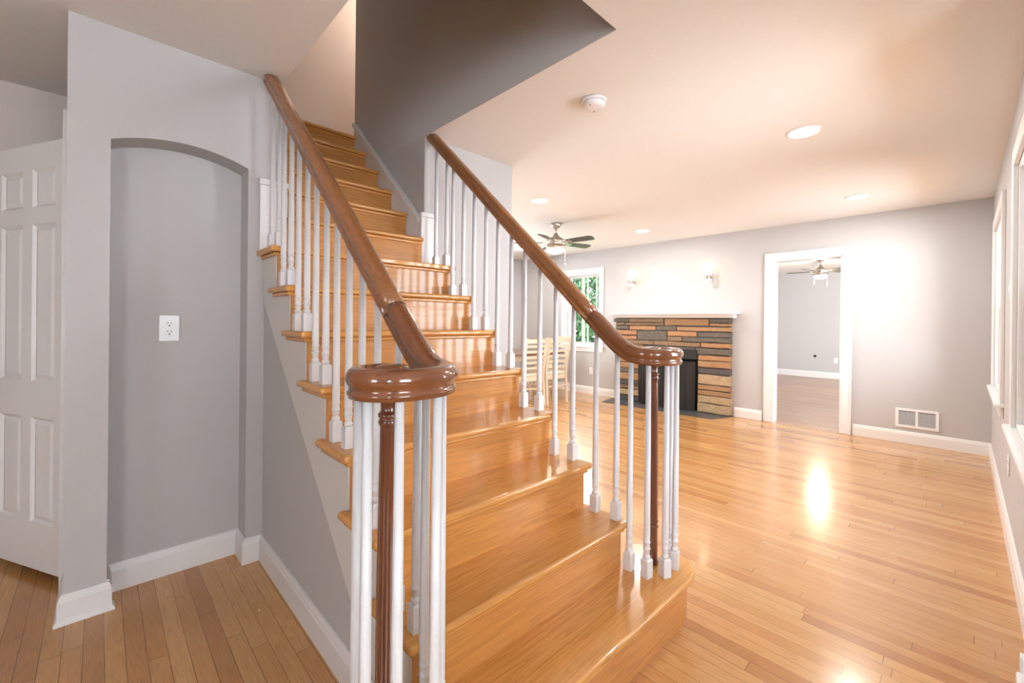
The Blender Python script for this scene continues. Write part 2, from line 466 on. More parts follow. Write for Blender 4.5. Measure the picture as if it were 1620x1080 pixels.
# other room
struct('wall_back_room', MB().box(12.2, 12.3, -2.4, 3.75, 0, ZC), M['wall'])
struct('wall_back_room_side', MB().box(XF+0.14, 12.3, 3.75, 3.87, 0, ZC), M['wall'])
struct('wall_back_room_daylight_side', wall_with_holes('y', -2.4, -2.28, XF, 12.2, 0, ZC, [(6.7, 8.9, 0.7, 2.1), (9.5, 11.7, 0.7, 2.1)]), M['wall'])  # unseen openings added so daylight reaches the back room

# ------------------------------------------------------------------ baseboards
BH = 0.125
BPROF = [(0, 0), (0.016, 0), (0.016, BH-0.03), (0.013, BH-0.024), (0.011, BH-0.012), (0.006, BH-0.002), (0, BH)]
def base_run(mb, pts, h=BH, shoe=False):
    """pts: polyline in plan, board on the LEFT side walls -> extrudes to the right of travel."""
    prof = [(a, b*h/BH) for a, b in BPROF]
    if shoe: prof = [(0, 0), (0.026, 0), (0.026, 0.008), (0.018, 0.02), (0.016, 0.022)] + prof[2:]
    P = [Vector((x, y)) for x, y in pts]; n = len(P); rings = []
    for i in range(n):
        d0 = (P[i]-P[i-1]).normalized() if i > 0 else (P[1]-P[0]).normalized()
        d1 = (P[i+1]-P[i]).normalized() if i < n-1 else d0
        n0 = Vector((d0.y, -d0.x)); n1 = Vector((d1.y, -d1.x))
        b = (n0+n1); b = b/max(1e-6, b.dot(n0)) if b.length > 1e-6 else n0
        rings.append([mb.bm.verts.new((P[i].x+b.x*a, P[i].y+b.y*a, z)) for a, z in prof])
    m = len(prof)
    for i in range(n-1):
        for k in range(m): mb._f([rings[i][k], rings[i][(k+1) % m], rings[i+1][(k+1) % m], rings[i+1][k]])
    mb._f(rings[0][::-1]); mb._f(rings[-1])
g = 0.0005
mb = MB(); base_run(mb, [(XF, YR+0.0), (XF, YR)] if False else [(XF-g, 0.86), (XF-g, YR+g), (2.28, YR+g)]) ; struct('baseboard_right', mb, M['trim'])
mb = MB(); base_run(mb, [(XF-g, 2.12), (XF-g, 1.785)]); base_run(mb, [(XF-g, 6.2-g), (XF-g, 3.93)]); struct('baseboard_far', mb, M['trim'])
mb = MB(); base_run(mb, [(2.38, 6.2-g), (XF-0.02, 6.2-g)]); struct('baseboard_left', mb, M['trim'])
mb = MB()
base_run(mb, [(nx0+g, YN-g), (nx0+g, YN+0.15-g), (nx1-g, YN+0.15-g), (nx1-g, YN-g), (XS0-g, YN-g), (XS0-g, 1.12)])
struct('baseboard_niche', mb, M['trim'])
mb = MB(); base_run(mb, [(-0.10-g, 2.728), (-0.10-g, YN-g), (nx0+g, YN-g), (nx0+g, YN+0.02)], h=0.118, shoe=True); struct('baseboard_pier', mb, M['trim'])
mb = MB(); base_run(mb, [(OX1+0.1, YN-g), (2.38+g, YN-g), (2.38+g, 6.18)]); struct('baseboard_hall', mb, M['trim'])
mb = MB(); base_run(mb, [(12.2-g, 3.74), (12.2-g, -2.2)], h=0.14); struct('baseboard_back_room', mb, M['trim'])
mb = MB(); base_run(mb, [(-3.5, 3.5-g), (-0.12, 3.5-g)]); struct('baseboard_hall_back', mb, M['trim'])

# doorway casing to the back room (trim with jamb liner)
def casing_x(mb, xf, y0, y1, z1, w=0.09, t=0.02, z0=0.0):
    """flat casing with inner/outer beads on a wall whose face is at x=xf, protruding toward -x"""
    for a, b in ((y0-w, y0), (y1, y1+w)):
        mb.box(xf-t, xf, a, b, z0, z1+w)
    mb.box(xf-t, xf, y0, y1, z1, z1+w)
    mb.box(xf-t-0.008, xf-t, y0-w, y0-w+0.016, z0, z1+w); mb.box(xf-t-0.008, xf-t, y1+w-0.016, y1+w, z0, z1+w)
    mb.box(xf-t-0.008, xf-t, y0-w+0.016, y1+w-0.016, z1+w-0.016, z1+w)
mb = MB(); casing_x(mb, XF-g, DW[0], DW[1], DW[3])
mb.box(XF-0.018, XF+0.14, DW[1]-0.018, DW[1]-g, 0, DW[3]); mb.box(XF-0.018, XF+0.14, DW[0]+g, DW[0]+0.018, 0, DW[3])
mb.box(XF-0.018, XF+0.14, DW[0], DW[1], DW[3]-0.018, DW[3]-g)
struct('trim_1', mb, M['trim'], bevel=0.002)

# closet door casing (side facing the hall)
mb = MB(); mb.box(-0.122, -0.10-g, 2.73, 2.82, 0, 2.15); mb.box(-0.122, -0.10-g, 2.82, 3.42, 2.08, 2.15); mb.box(-0.122, -0.10-g, 3.42, 3.498, 0, 2.15)
struct('trim_2', mb, M['trim'], bevel=0.002)

# ------------------------------------------------------------------ windows
def window_far(name, o, y0, y1, z0, z1, xf, depth=0.14):
    r = struct_root(name, (xf, (y0+y1)/2, z0))
    mb = MB(); w_ = 0.085; t = 0.02
    mb.box(xf-t, xf-g, y0-w_, y0, z0-0.005, z1+w_); mb.box(xf-t, xf-g, y1, y1+w_, z0-0.005, z1+w_); mb.box(xf-t, xf-g, y0, y1, z1, z1+w_)
    mb.box(xf, xf+depth, y0+g, y0+0.02, z0, z1); mb.box(xf, xf+depth, y1-0.02, y1-g, z0, z1); mb.box(xf, xf+depth, y0+0.02, y1-0.02, z1-0.02, z1-g); mb.box(xf, xf+depth, y0+0.02, y1-0.02, z0+g, z0+0.02)
    mb.build('window_frame', M['trim'], r, 0.002)
    MB().box(xf-0.05, xf+0.03, y0-w_-0.02, y1+w_+0.02, z0-0.028, z0-0.004).build('window_stool', M['trim'], r, 0.005)
    MB().box(xf-0.018, xf-g, y0-w_, y1+w_, z0-0.10, z0-0.029).build('window_apron', M['trim'], r, 0.003)
    zm = (z0+z1)/2-0.01
    for k, (a, b, xo) in enumerate(((z0+0.02, zm+0.018, 0.045), (zm-0.018, z1-0.02, 0.085))):
        mb = MB(); s_ = 0.04; A, B = y0+0.02, y1-0.02; x = xf+xo
        mb.box(x, x+0.035, A, A+s_, a, b); mb.box(x, x+0.035, B-s_, B, a, b)
        mb.box(x, x+0.035, A+s_, B-s_, a, a+0.035); mb.box(x, x+0.035, A+s_, B-s_, b-0.035, b)
        f = mb.build('window_sash', M['trim'], r, 0.003)
        MB().box(x+0.015, x+0.019, A+s_, B-s_, a+0.035, b-0.035).build('window_pane', M['glass'], f)
    return r
def window_right(name, x0, x1, z0, z1, yf, depth=0.14):
    r = struct_root(name, ((x0+x1)/2, yf, z0))
    mb = MB(); w_ = 0.085; t = 0.02
    mb.box(x0-w_, x0, yf+g, yf+t, z0-0.005, z1+w_); mb.box(x1, x1+w_, yf+g, yf+t, z0-0.005, z1+w_); mb.box(x0, x1, yf+g, yf+t, z1, z1+w_)
    mb.box(x0+g, x0+0.02, yf-depth, yf, z0, z1); mb.box(x1-0.02, x1-g, yf-depth, yf, z0, z1); mb.box(x0+0.02, x1-0.02, yf-depth, yf, z1-0.02, z1-g); mb.box(x0+0.02, x1-0.02, yf-depth, yf, z0+g, z0+0.02)
    mb.build('window_frame', M['trim'], r, 0.002)
    MB().box(x0-w_-0.02, x1+w_+0.02, yf-0.03, yf+0.045, z0-0.028, z0-0.004).build('window_stool', M['trim'], r, 0.005)
    MB().box(x0-w_, x1+w_, yf+g, yf+0.018, z0-0.10, z0-0.029).build('window_apron', M['trim'], r, 0.003)
    zm = (z0+z1)/2-0.01
    for k, (a, b, yo) in enumerate(((z0+0.02, zm+0.018, 0.045), (zm-0.018, z1-0.02, 0.085))):
        mb = MB(); s_ = 0.04; A, B = x0+0.02, x1-0.02; y = yf-yo
        mb.box(A, A+s_, y-0.035, y, a, b); mb.box(B-s_, B, y-0.035, y, a, b)
        mb.box(A+s_, B-s_, y-0.035, y, a, a+0.035); mb.box(A+s_, B-s_, y-0.035, y, b-0.035, b)
        f = mb.build('window_sash', M['trim'], r, 0.003)
        MB().box(A+s_, B-s_, y-0.019, y-0.015, a+0.035, b-0.035).build('window_pane', M['glass'], f)
    return r
window_far('window_1', None, *FW, XF)
window_right('window_2', W1[0], W1[1], W1[2], W1[3], YR)
window_right('window_3', W2[0], W2[1], W2[2], W2[3], YR)

w4 = window_right('window_added_4', 2.75, 4.45, 0.5, 2.1, YR, 0.12); w4.location = (3.6, 6.2, 0.5); w4.rotation_euler = (0, 0, pi)  # unseen window added to brighten the living room with daylight
window_right('window_added_5', -2.3, -1.5, 0.8, 2.1, -2.28, 0.12)  # this and the next two: unseen entry windows added for daylight fill
window_right('window_added_6', -0.2, 0.95, 0.7, 2.1, -2.28, 0.12)
w7 = window_right('window_added_7', -0.8, 0.2, 0.8, 2.1, YR, 0.12); w7.location = (-3.6, -0.3, 0.8); w7.rotation_euler = (0, 0, -pi/2)

# ------------------------------------------------------------------ closet door (six panels), ajar
dr = struct_root('door_1', (-0.074, 2.846, 0.04))
da = math.atan2(0.886, -0.463)
dr.rotation_euler = (0, 0, da)
DM = Matrix.Translation((-0.13, 2.87, 0.012)) @ Matrix.Rotation(da, 4, 'Z')
ROOT[dr.name] = Matrix.Identity(4)
DWD, DHT, DTH = 0.64, 2.02, 0.035
# local: x along door, +y side faces the camera
mb = MB()
st, ms_ = 0.10, 0.08
pw = (DWD-2*st-ms_)/2
cols = [(st, st+pw), (DWD-st-pw, DWD-st)]
rows = [(0.22, 0.72), (0.89, 1.64), (1.72, 1.90)]
mb.box(0, st, 0, DTH, 0, DHT); mb.box(DWD-st, DWD, 0, DTH, 0, DHT); mb.box(st+pw, DWD-st-pw, 0, DTH, 0, DHT)
for a, b in cols:
    zz = 0
    for z0, z1 in rows + [(DHT, DHT)]:
        mb.box(a, b, 0, DTH, zz, z0); zz = z1
mb.build('door_leaf', M['door'], dr)
for a, b in cols:
    for z0, z1 in rows:
        q = MB()
        for yf_, sgn in ((DTH, 1), (0, -1)):
            # sloping sticking, then raised field
            o0 = [(a, z0), (b, z0), (b, z1), (a, z1)]; i0 = [(a+.013, z0+.013), (b-.013, z0+.013), (b-.013, z1-.013), (a+.013, z1-.013)]
            i1 = [(a+.035, z0+.035), (b-.035, z0+.035), (b-.035, z1-.035), (a+.035, z1-.035)]
            L0 = [q.bm.verts.new((x, yf_-sgn*0.001, z)) for x, z in o0]
            L1 = [q.bm.verts.new((x, yf_-sgn*0.011, z)) for x, z in i0]
            L2 = [q.bm.verts.new((x, yf_-sgn*0.004, z)) for x, z in i1]
            for A, B in ((L0, L1), (L1, L2)):
                for k in range(4): q._f([A[k], A[(k+1) % 4], B[(k+1) % 4], B[k]])
            q._f(L2)
        q.build('door_panel', M['door'], dr)
for z in (0.25, 1.75):
    MB().lathe([(0.006, z), (0.006, z+0.09)], (-0.004, DTH+0.004, 0), 10).build('door_hinge', M['trim'], dr)
kb = MB(); kb.lathe([(0.024, 0), (0.024, 0.006), (0.009, 0.01), (0.009, 0.03), (0.024, 0.04), (0.027, 0.05), (0.02, 0.062), (0.0, 0.064)], (DWD-0.06, DTH, 0.93), 16, mat=Matrix.Rotation(-pi/2, 4, 'X'))
kb.build('door_knob', M['nickel'], dr)

# ------------------------------------------------------------------ staircase
stair = thing('staircase', (1.115, 0.76, 0), 'golden oak staircase with white painted side boards rising to the upper floor', 'staircase')
def slab(mb, outline, z0, z1): mb.prism(outline, 'z', z0, z1)
def bull_outline(r, fy, front=None):
    """outline of the scrolled first step"""
    cxr, cyc = 1.745, 0.93
    cxl = 2*1.1125 - cxr
    pts = []
    for k in range(17):
        a = -pi/2 + (pi*1.02)*k/16
        pts.append((cxr + r*cos(a), cyc + r*sin(a)))
    pts.append((XS1 - 0.0 + (r-0.145)*0.8, 1.12))
    pts.append((XS0 - (r-0.145)*0.8, 1.12))
    for k in range(17):
        a = pi/2 - 0.02*pi + (pi*1.02)*k/16
        pts.append((cxl + r*cos(a), cyc + r*sin(a)))
    return pts
mb = MB(); slab(mb, bull_outline(0.173, 0), RISE-T, RISE); mb.build('tread', M['oakX'], stair, 0.012, 4)
mb = MB(); slab(mb, bull_outline(0.155, 0), RISE-T-0.018, RISE-T); mb.build('cove_moulding', M['oakX'], stair, 0.006, 2)
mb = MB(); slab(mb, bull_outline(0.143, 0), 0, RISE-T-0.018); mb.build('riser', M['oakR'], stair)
for n in range(2, 15):
    y = YNOSE[n]; yb = (YNOSE[n+1] if n < 14 else y+0.26) + 0.03; z = n*RISE
    mb = MB(); cm = MB(); c2 = 0.016
    if n <= 8:
        tip = yb + 0.035 if n < 8 else YN-0.001
        if n == 8: yb = YNOSE[9]+0.03
        mb.prism([(NX0, y), (NX1, y), (NX1, tip), (XS1-0.001, tip), (XS1-0.001, yb+0.012), (XS0+0.001, yb+0.012), (XS0+0.001, tip), (NX0, tip)], 'z', z-T, z)
        cm.prism([(NX0+c2, y+c2), (NX1-c2, y+c2), (NX1-c2, tip-c2), (XS1, tip-c2), (XS1, y+0.03), (XS0, y+0.03), (XS0, tip-c2), (NX0+c2, tip-c2)], 'z', z-T-0.018, z-T)
        rx0, rx1 = XS0, XS1
    else:
        rx0, rx1 = OX0+0.026, OX1-0.026
        mb.box(rx0, rx1, y, yb+0.012, z-T, z)
        cm.box(rx0, rx1, y+c2, y+0.03, z-T-0.018, z-T)
    if n == 8:
        pass
    mb.build('tread', M['oakX'], stair, 0.012, 4)
    cm.build('cove_moulding', M['oakX'], stair, 0.006, 2)
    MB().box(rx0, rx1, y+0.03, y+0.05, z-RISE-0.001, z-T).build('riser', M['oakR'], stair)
# tread 8 infill between its back edge and wall on either side of upper flight is the tread outline itself
def stringer(x0, x1):
    pts = [(1.10, 0.0), (1.10, LN(1.10)), (YN-0.002, LN(YN))]
    top = [(YN-0.002, 8*RISE-T)]
    for n in range(8, 2, -1):
        top += [(YNOSE[n]+0.05, n*RISE-T), (YNOSE[n]+0.05, (n-1)*RISE-T)]
    top += [(YNOSE[2]+0.05, 2*RISE-T), (YNOSE[2]+0.05, RISE), (1.10, RISE)]
    out = [(1.13, 0.0)] + [(1.13, LN(1.13)), (YN-0.002, LN(YN))] + top + [(1.10, 0.0)]
    return MB().prism(out, 'x', x0, x1)
stringer(XS0-0.004, XS0+0.016).build('stringer', M['stringer'], stair)
stringer(XS1-0.016, XS1+0.004).build('stringer', M['stringer'], stair)
# skirt boards of the closed upper flight, with cap
def skirt(x0, x1, capx0, capx1):
    off = 0.045
    s0, s1 = YN+0.02, 3.58
    zf = lambda y: RISE*8 + (y-YNOSE[8])/0.2143*RISE
    a = MB().prism([(s0, zf(s0)-0.45), (s1, zf(s1)-0.45), (s1, zf(s1)+off), (s0, zf(s0)+off)], 'x', x0, x1)
    o = a.build('skirt_board', M['trim'], stair, 0.002)
    b = MB().prism([(s0, zf(s0)+off), (s1, zf(s1)+off), (s1, zf(s1)+off+0.035), (s0, zf(s0)+off+0.035)], 'x', capx0, capx1)
    b.build('skirt_cap', M['trim'], stair, 0.004)
skirt(OX1-0.024, OX1-0.001, OX1-0.042, OX1-0.001)
skirt(OX0+0.001, OX0+0.025, OX0+0.001, OX0+0.034)
# end blocks where the skirt turns on to the wall face over tread eight
for x0, x1 in ((OX1-0.03, 1.66), (0.590, OX0+0.03)):
    q = MB().box(x0, x1, YN-0.018, YN-0.0005, 8*RISE, 1.93); q.box(x0-0.004, x1+0.004, YN-0.026, YN-0.0005, 1.93, 1.96)
    q.build('skirt_end_panel', M['trim'], stair, 0.003)

# ------------------------------------------------------------------ railings
def mirror_x(x): return 2*1.120 - x
RAILX = 0.630
RPROF = [(0, .034), (.014, .033), (.024, .028), (.031, .018), (.033, .008), (.030, -.001), (.0245, -.007), (.0225, -.013), (.0245, -.018), (.028, -.021),
         (.028, -.026), (.024, -.029), (.024, -.034), (-.024, -.034), (-.024, -.029), (-.028, -.026), (-.028, -.021), (-.0245, -.018), (-.0225, -.013),
         (-.0245, -.007), (-.030, -.001), (-.033, .008), (-.031, .018), (-.024, .028), (-.014, .033)]
ZV = 1.100
NC = (0.495, 0.935)
def rail_z(y):
    """centre-line height of the sloping rail"""
    z = 1.644 + 0.915*(y-1.569)
    # easing to level near the volute: smooth max
    k = 0.028
    d = (z-ZV)/k
    return ZV + k*math.log(1+math.exp(min(d, 60)))
def P_(p, right): return (mirror_x(p[0]), p[1], p[2]) if right else p
def make_railing(right):
    NC = (0.495 if right else 0.504, 0.935)
    nm = ('right' if right else 'left')
    lab = ('white spindle stair railing on the living room side with brown scrolled handrail' if right
           else 'white spindle stair railing nearest the niche, dark scrolled handrail end in the foreground')
    base = P_((RAILX, 0.93, RISE), right)
    rr_ = thing('stair_railing', base, lab, 'railing', 'railings either side of the stairs')
    # straight rail
    ys = [2.62 - (2.62-1.16)*k/30 for k in range(31)]
    path = [P_((RAILX, y, rail_z(y)), right) for y in ys]
    mb = MB(); mb.sweep(RPROF, path)
    geo = mb.bm.verts[:] + mb.bm.edges[:] + mb.bm.faces[:]
    r = bmesh.ops.bisect_plane(mb.bm, geom=geo, plane_co=(0, 0, ZC-0.002), plane_no=(0, 0, 1), clear_outer=True)
    geo = mb.bm.verts[:] + mb.bm.edges[:] + mb.bm.faces[:]
    bmesh.ops.bisect_plane(mb.bm, geom=geo, plane_co=(0, YN-0.002, 0), plane_no=(0, 1, 0), clear_outer=True)
    bmesh.ops.holes_fill(mb.bm, edges=[e for e in mb.bm.edges if e.is_boundary])
    mb.build('handrail', M['railL'], rr_)
    # easing + volute
    path = []; sc = []
    ctl = [(RAILX-NC[0], 0.08), (RAILX-NC[0], 0.03), (0.131, -0.018), (0.105, -0.062), (0.058, -0.088), (0.0, -0.094), (-0.052, -0.080), (-0.083, -0.040),
           (-0.084, 0.008), (-0.056, 0.044), (-0.010, 0.052), (0.024, 0.028), (0.026, -0.006), (0.004, -0.022), (-0.01, -0.018)]
    y = 1.16
    while y > NC[1]+0.036: path.append((RAILX, y, rail_z(y))); sc.append((1, 1)); y -= 0.0125
    n_ = len(ctl)
    for i in range(1, n_-2):
        p0, p1, p2, p3 = (Vector(ctl[j]) for j in (i-1, i, i+1, i+2))
        for k in range(8):
            t = k/8
            q2 = 0.5*((2*p1)+(p2-p0)*t+(2*p0-5*p1+4*p2-p3)*t*t+(3*p1-p0-3*p2+p3)*t**3)
            T_ = (i-1+t)/(n_-3)
            d_ = T_*(n_-3)
            yy = NC[1]+0.03-0.05*d_
            path.append((NC[0]+q2.x, NC[1]+q2.y, rail_z(yy))); sc.append((1-0.5*max(0, T_-0.25)/0.75, 1))
    path = [P_(p_, right) for p_ in path]
    MB().sweep(RPROF, path, sc).build('volute', M['volute'], rr_)
    q = MB(); c_ = P_((NC[0] - (0 if right else 0.007), NC[1], 0), right)
    q.lathe([(0.04, ZV-0.033), (0.04, ZV+0.024), (0.03, ZV+0.033), (0.018, ZV+0.036), (0.0, ZV+0.036)], c_, 24)
    q.build('volute_eye', M['volute'], rr_)
    # newel post
    zt = ZV-0.034
    prof = [(0.031, RISE), (0.031, RISE+0.01), (0.0275, RISE+0.014), (0.0275, RISE+0.15), (0.0285, RISE+0.155), (0.0305, RISE+0.16), (0.0285, RISE+0.165), (0.0262, RISE+0.168), (0.0262, RISE+0.174),
            (0.0285, RISE+0.177), (0.0305, RISE+0.182), (0.0285, RISE+0.187), (0.0275, RISE+0.19), (0.0265, RISE+0.45), (0.0218, zt-0.085), (0.0218, zt-0.075), (0.024, zt-0.071), (0.0265, zt-0.064), (0.024, zt-0.058), (0.0225, zt-0.056),
            (0.0265, zt-0.051), (0.027, zt-0.046), (0.022, zt-0.041), (0.0205, zt-0.035), (0.021, zt-0.018), (0.024, zt-0.006), (0.028, zt)]
    MB().lathe(prof, c_, 28).build('newel_post', M['newel'], rr_)
    # balusters
    def baluster(x, y, zb, zt, rot=0.0):
        b = MB(); h = 0.0175
        m = Matrix.Rotation(rot, 3, 'Z')
        def sq(s_, z): return [b.bm.verts.new(Vector((x, y, z)) + m @ Vector((sx*s_, sy*s_, 0))) for sx, sy in ((-1, -1), (1, -1), (1, 1), (-1, 1))]
        A = sq(h, zb); B = sq(h, zb+0.070); C = sq(h-0.004, zb+0.076)
        b._f(A[::-1])
        for U, V in ((A, B), (B, C)):
            for k in range(4): b._f([U[k], U[(k+1) % 4], V[(k+1) % 4], V[k]])
        b._f(C)
        z = zb+0.074
        pr = [(0.010, z), (0.0135, z+0.003), (0.0155, z+0.009), (0.0135, z+0.015), (0.0108, z+0.018), (0.0105, z+0.021), (0.0125, z+0.026), (0.0125, z+0.038), (0.0150, z+0.041), (0.0150, z+0.044),
              (0.0125, z+0.047), (0.0130, z+0.064), (0.0150, z+0.067), (0.0150, z+0.070), (0.0128, z+0.073), (0.0134, z+0.09), (0.0102, zt)]
        b.lathe(pr, (x, y, 0), 14)
        b.build('baluster', M['baluster'], rr_)
    for n in range(8, 1, -1):
        for dy in ((0.095, 0.205) if n > 2 else (0.052, 0.16)):
            yy = YNOSE[n]+dy
            if n == 8: yy = YNOSE[8] + (0.06, 0.18)[dy > 0.1]
            px, _, _ = P_((RAILX, 0, 0), right)
            zt_ = rail_z(yy)-0.034*math.sqrt(1+0.92**2)+0.006 if yy > 1.2 else rail_z(yy)-0.03
            baluster(px, yy, n*RISE, min(zt_, ZC-0.01))
    for dx, dy, rot in ((0.117, 0.037, 0.0), (0.113, -0.042, 0.15), (0.054 if right else 0.064, -0.092, 0.45), (-0.033, -0.092, -0.3), (-0.083, -0.045, -1.0), (-0.066, 0.04, -0.6)):
        p = P_((NC[0]+dx, NC[1]+dy+0.0, 0), right)
        baluster(p[0], p[1], RISE, ZV-0.030, rot*(1 if not right else -1))
    return rr_
make_railing(False)
make_railing(True)

# ------------------------------------------------------------------ outlets, switches
def outlet(loc, normal_rz, label, cat='outlet', w_=0.072, h=0.118, kind='duplex', group=None):
    """built facing -y at rz=0"""
    r = thing({'duplex': 'wall_outlet', 'switch': 'light_switch', 'thermo': 'thermostat'}[kind], (0, 0, 0), label, cat, group)
    MB().box(-w_/2, w_/2, -0.006, 0, -h/2, h/2).build('cover_plate', M['plate'], r, 0.002)
    if kind == 'duplex':
        for dz in (0.02, -0.02):
            q = MB(); q.lathe([(0.0165, 0), (0.0165, 0.002), (0.0155, 0.003)], (0, -0.006, dz), 20, mat=Matrix.Rotation(pi/2, 4, 'X'))
            f = q.build('receptacle', M['plate'], r)
            q = MB(); q.box(-0.0075, -0.0055, -0.0096, -0.0088, dz+0.0, dz+0.009); q.box(0.0055, 0.0075, -0.0096, -0.0088, dz+0.0, dz+0.009)
            q.lathe([(0.0032, 0), (0.0032, 0.0008)], (0, -0.0088, dz-0.008), 10, mat=Matrix.Rotation(pi/2, 4, 'X'))
            q.build('slot', M['dark'], f)
    else:
        MB().box(-0.012, 0.012, -0.012, -0.006, -0.02, 0.02).build('toggle', M['plate'], r, 0.002)
    r.location = loc; r.rotation_euler = (0, 0, normal_rz)
    return r
outlet((0.245, YN+0.1495, 1.19), 0, 'white double wall outlet inside the arched niche', w_=0.078, h=0.124)
outlet((XF-0.0005, 4.46, 0.40), -pi/2, 'white wall outlet low beneath the green-view window left of the fireplace')
outlet((12.1995, 2.02, 0.42), -pi/2, 'white wall outlet low on the end wall of the room through the doorway')
outlet((3.85, YR+0.0005, 0.43), pi, 'white wall outlet low on the right wall between the two windows')
outlet((3.83, YR+0.0005, 1.46), pi, 'white toggle switch plate at shoulder height between the right wall windows', 'switch', kind='switch')
tag(MB().lathe([(0.03, 0), (0.03, 0.004)], (12.1975, 2.42, 0.5), 14, mat=Matrix.Rotation(-pi/2, 4, 'Y')).build('cable_hole', M['dark'], loc=(12.1975, 2.42, 0.5)), 'small round black cable hole in the end wall through the doorway', 'hole')

# ------------------------------------------------------------------ return air vent
v = thing('air_vent', (XF, 0.33, 0.255), 'white louvred return air grille low on the far wall right of the doorway', 'vent')
vy0, vy1, vz0, vz1 = 0.165, 0.50, 0.165, 0.365
q = MB(); t = 0.012; b_ = 0.026
q.box(XF-t, XF-g, vy0, vy1, vz0, vz0+b_); q.box(XF-t, XF-g, vy0, vy1, vz1-b_, vz1); q.box(XF-t, XF-g, vy0, vy0+b_, vz0+b_, vz1-b_); q.box(XF-t, XF-g, vy1-b_, vy1, vz0+b_, vz1-b_)
q.box(XF-t, XF-g, (vy0+vy1)/2-0.01, (vy0+vy1)/2+0.01, vz0+b_, vz1-b_)
q.build('grille_frame', M['plate'], v, 0.002)
MB().box(XF-0.003, XF-g, vy0+b_, vy1-b_, vz0+b_, vz1-b_).build('duct_backing', M['ventdark'], v)
q = MB(); n_ = 11
for k in range(n_):
    z = vz0+b_+0.004 + (vz1-vz0-2*b_-0.008)*(k+0.5)/n_
    for a, b in ((vy0+b_, (vy0+vy1)/2-0.01), ((vy0+vy1)/2+0.01, vy1-b_)):
        q.prism([(XF-0.011, z-0.0042), (XF-0.010, z-0.005), (XF-0.0055, z-0.001), (XF-0.0065, z-0.0002)], 'y', a, b)
q.build('louvres', M['plate'], v)

# ------------------------------------------------------------------ ceiling lights, detector, fans, sconces
def can(x, y, label):
    r = thing('recessed_light', (x, y, ZC), label, 'ceiling light', 'recessed lights in the living room ceiling')
    MB().lathe([(0.098, ZC-0.0005), (0.098, ZC-0.004), (0.090, ZC-0.008), (0.080, ZC-0.0085), (0.080, ZC-0.0005)], (x, y, 0), 32).build('trim_ring', M['plate'], r)
    MB().lathe([(0.079, ZC-0.001), (0.079, ZC-0.0095), (0.0, ZC-0.0105)], (x, y, 0), 32).build('lens', M['can'], r)
    lamp('bulb', 'AREA', (x, y, ZC-0.02), CAN_W, (1.0, 0.955, 0.90), r, 0.15)
for x, y, l in ((3.26, 0.72, 'round recessed ceiling light nearest the camera, upper right'), (5.27, 0.72, 'round recessed ceiling light above the far doorway side, near the right corner'),
                (3.24, 3.0, 'round recessed ceiling light just in front of the silver ceiling fan'), (5.27, 3.0, 'round recessed ceiling light in front of the fireplace wall lamps'),
                (5.22, 5.22, 'round recessed ceiling light glimpsed under the right handrail beside the fan blades'),
                ):
    can(x, y, l)

d = thing('smoke_detector', (1.985, 1.435, ZC), 'round white smoke detector on the ceiling near the stairwell opening', 'smoke detector')
MB().lathe([(0.069, ZC-0.0005), (0.069, ZC-0.012), (0.066, ZC-0.016)], (1.985, 1.435, 0), 32).build('mounting_ring', M['plate'], d)
MB().lathe([(0.063, ZC-0.016), (0.060, ZC-0.034), (0.052, ZC-0.042), (0.03, ZC-0.044), (0, ZC-0.044)], (1.985, 1.435, 0), 32).build('detector_body', M['plate'], d)
for a in (0.6, 3.3): MB().lathe([(0.005, ZC-0.0425), (0.005, ZC-0.0455)], (1.985+0.043*cos(a), 1.435+0.043*sin(a), 0), 8).build('sensor', M['nickel'], d)

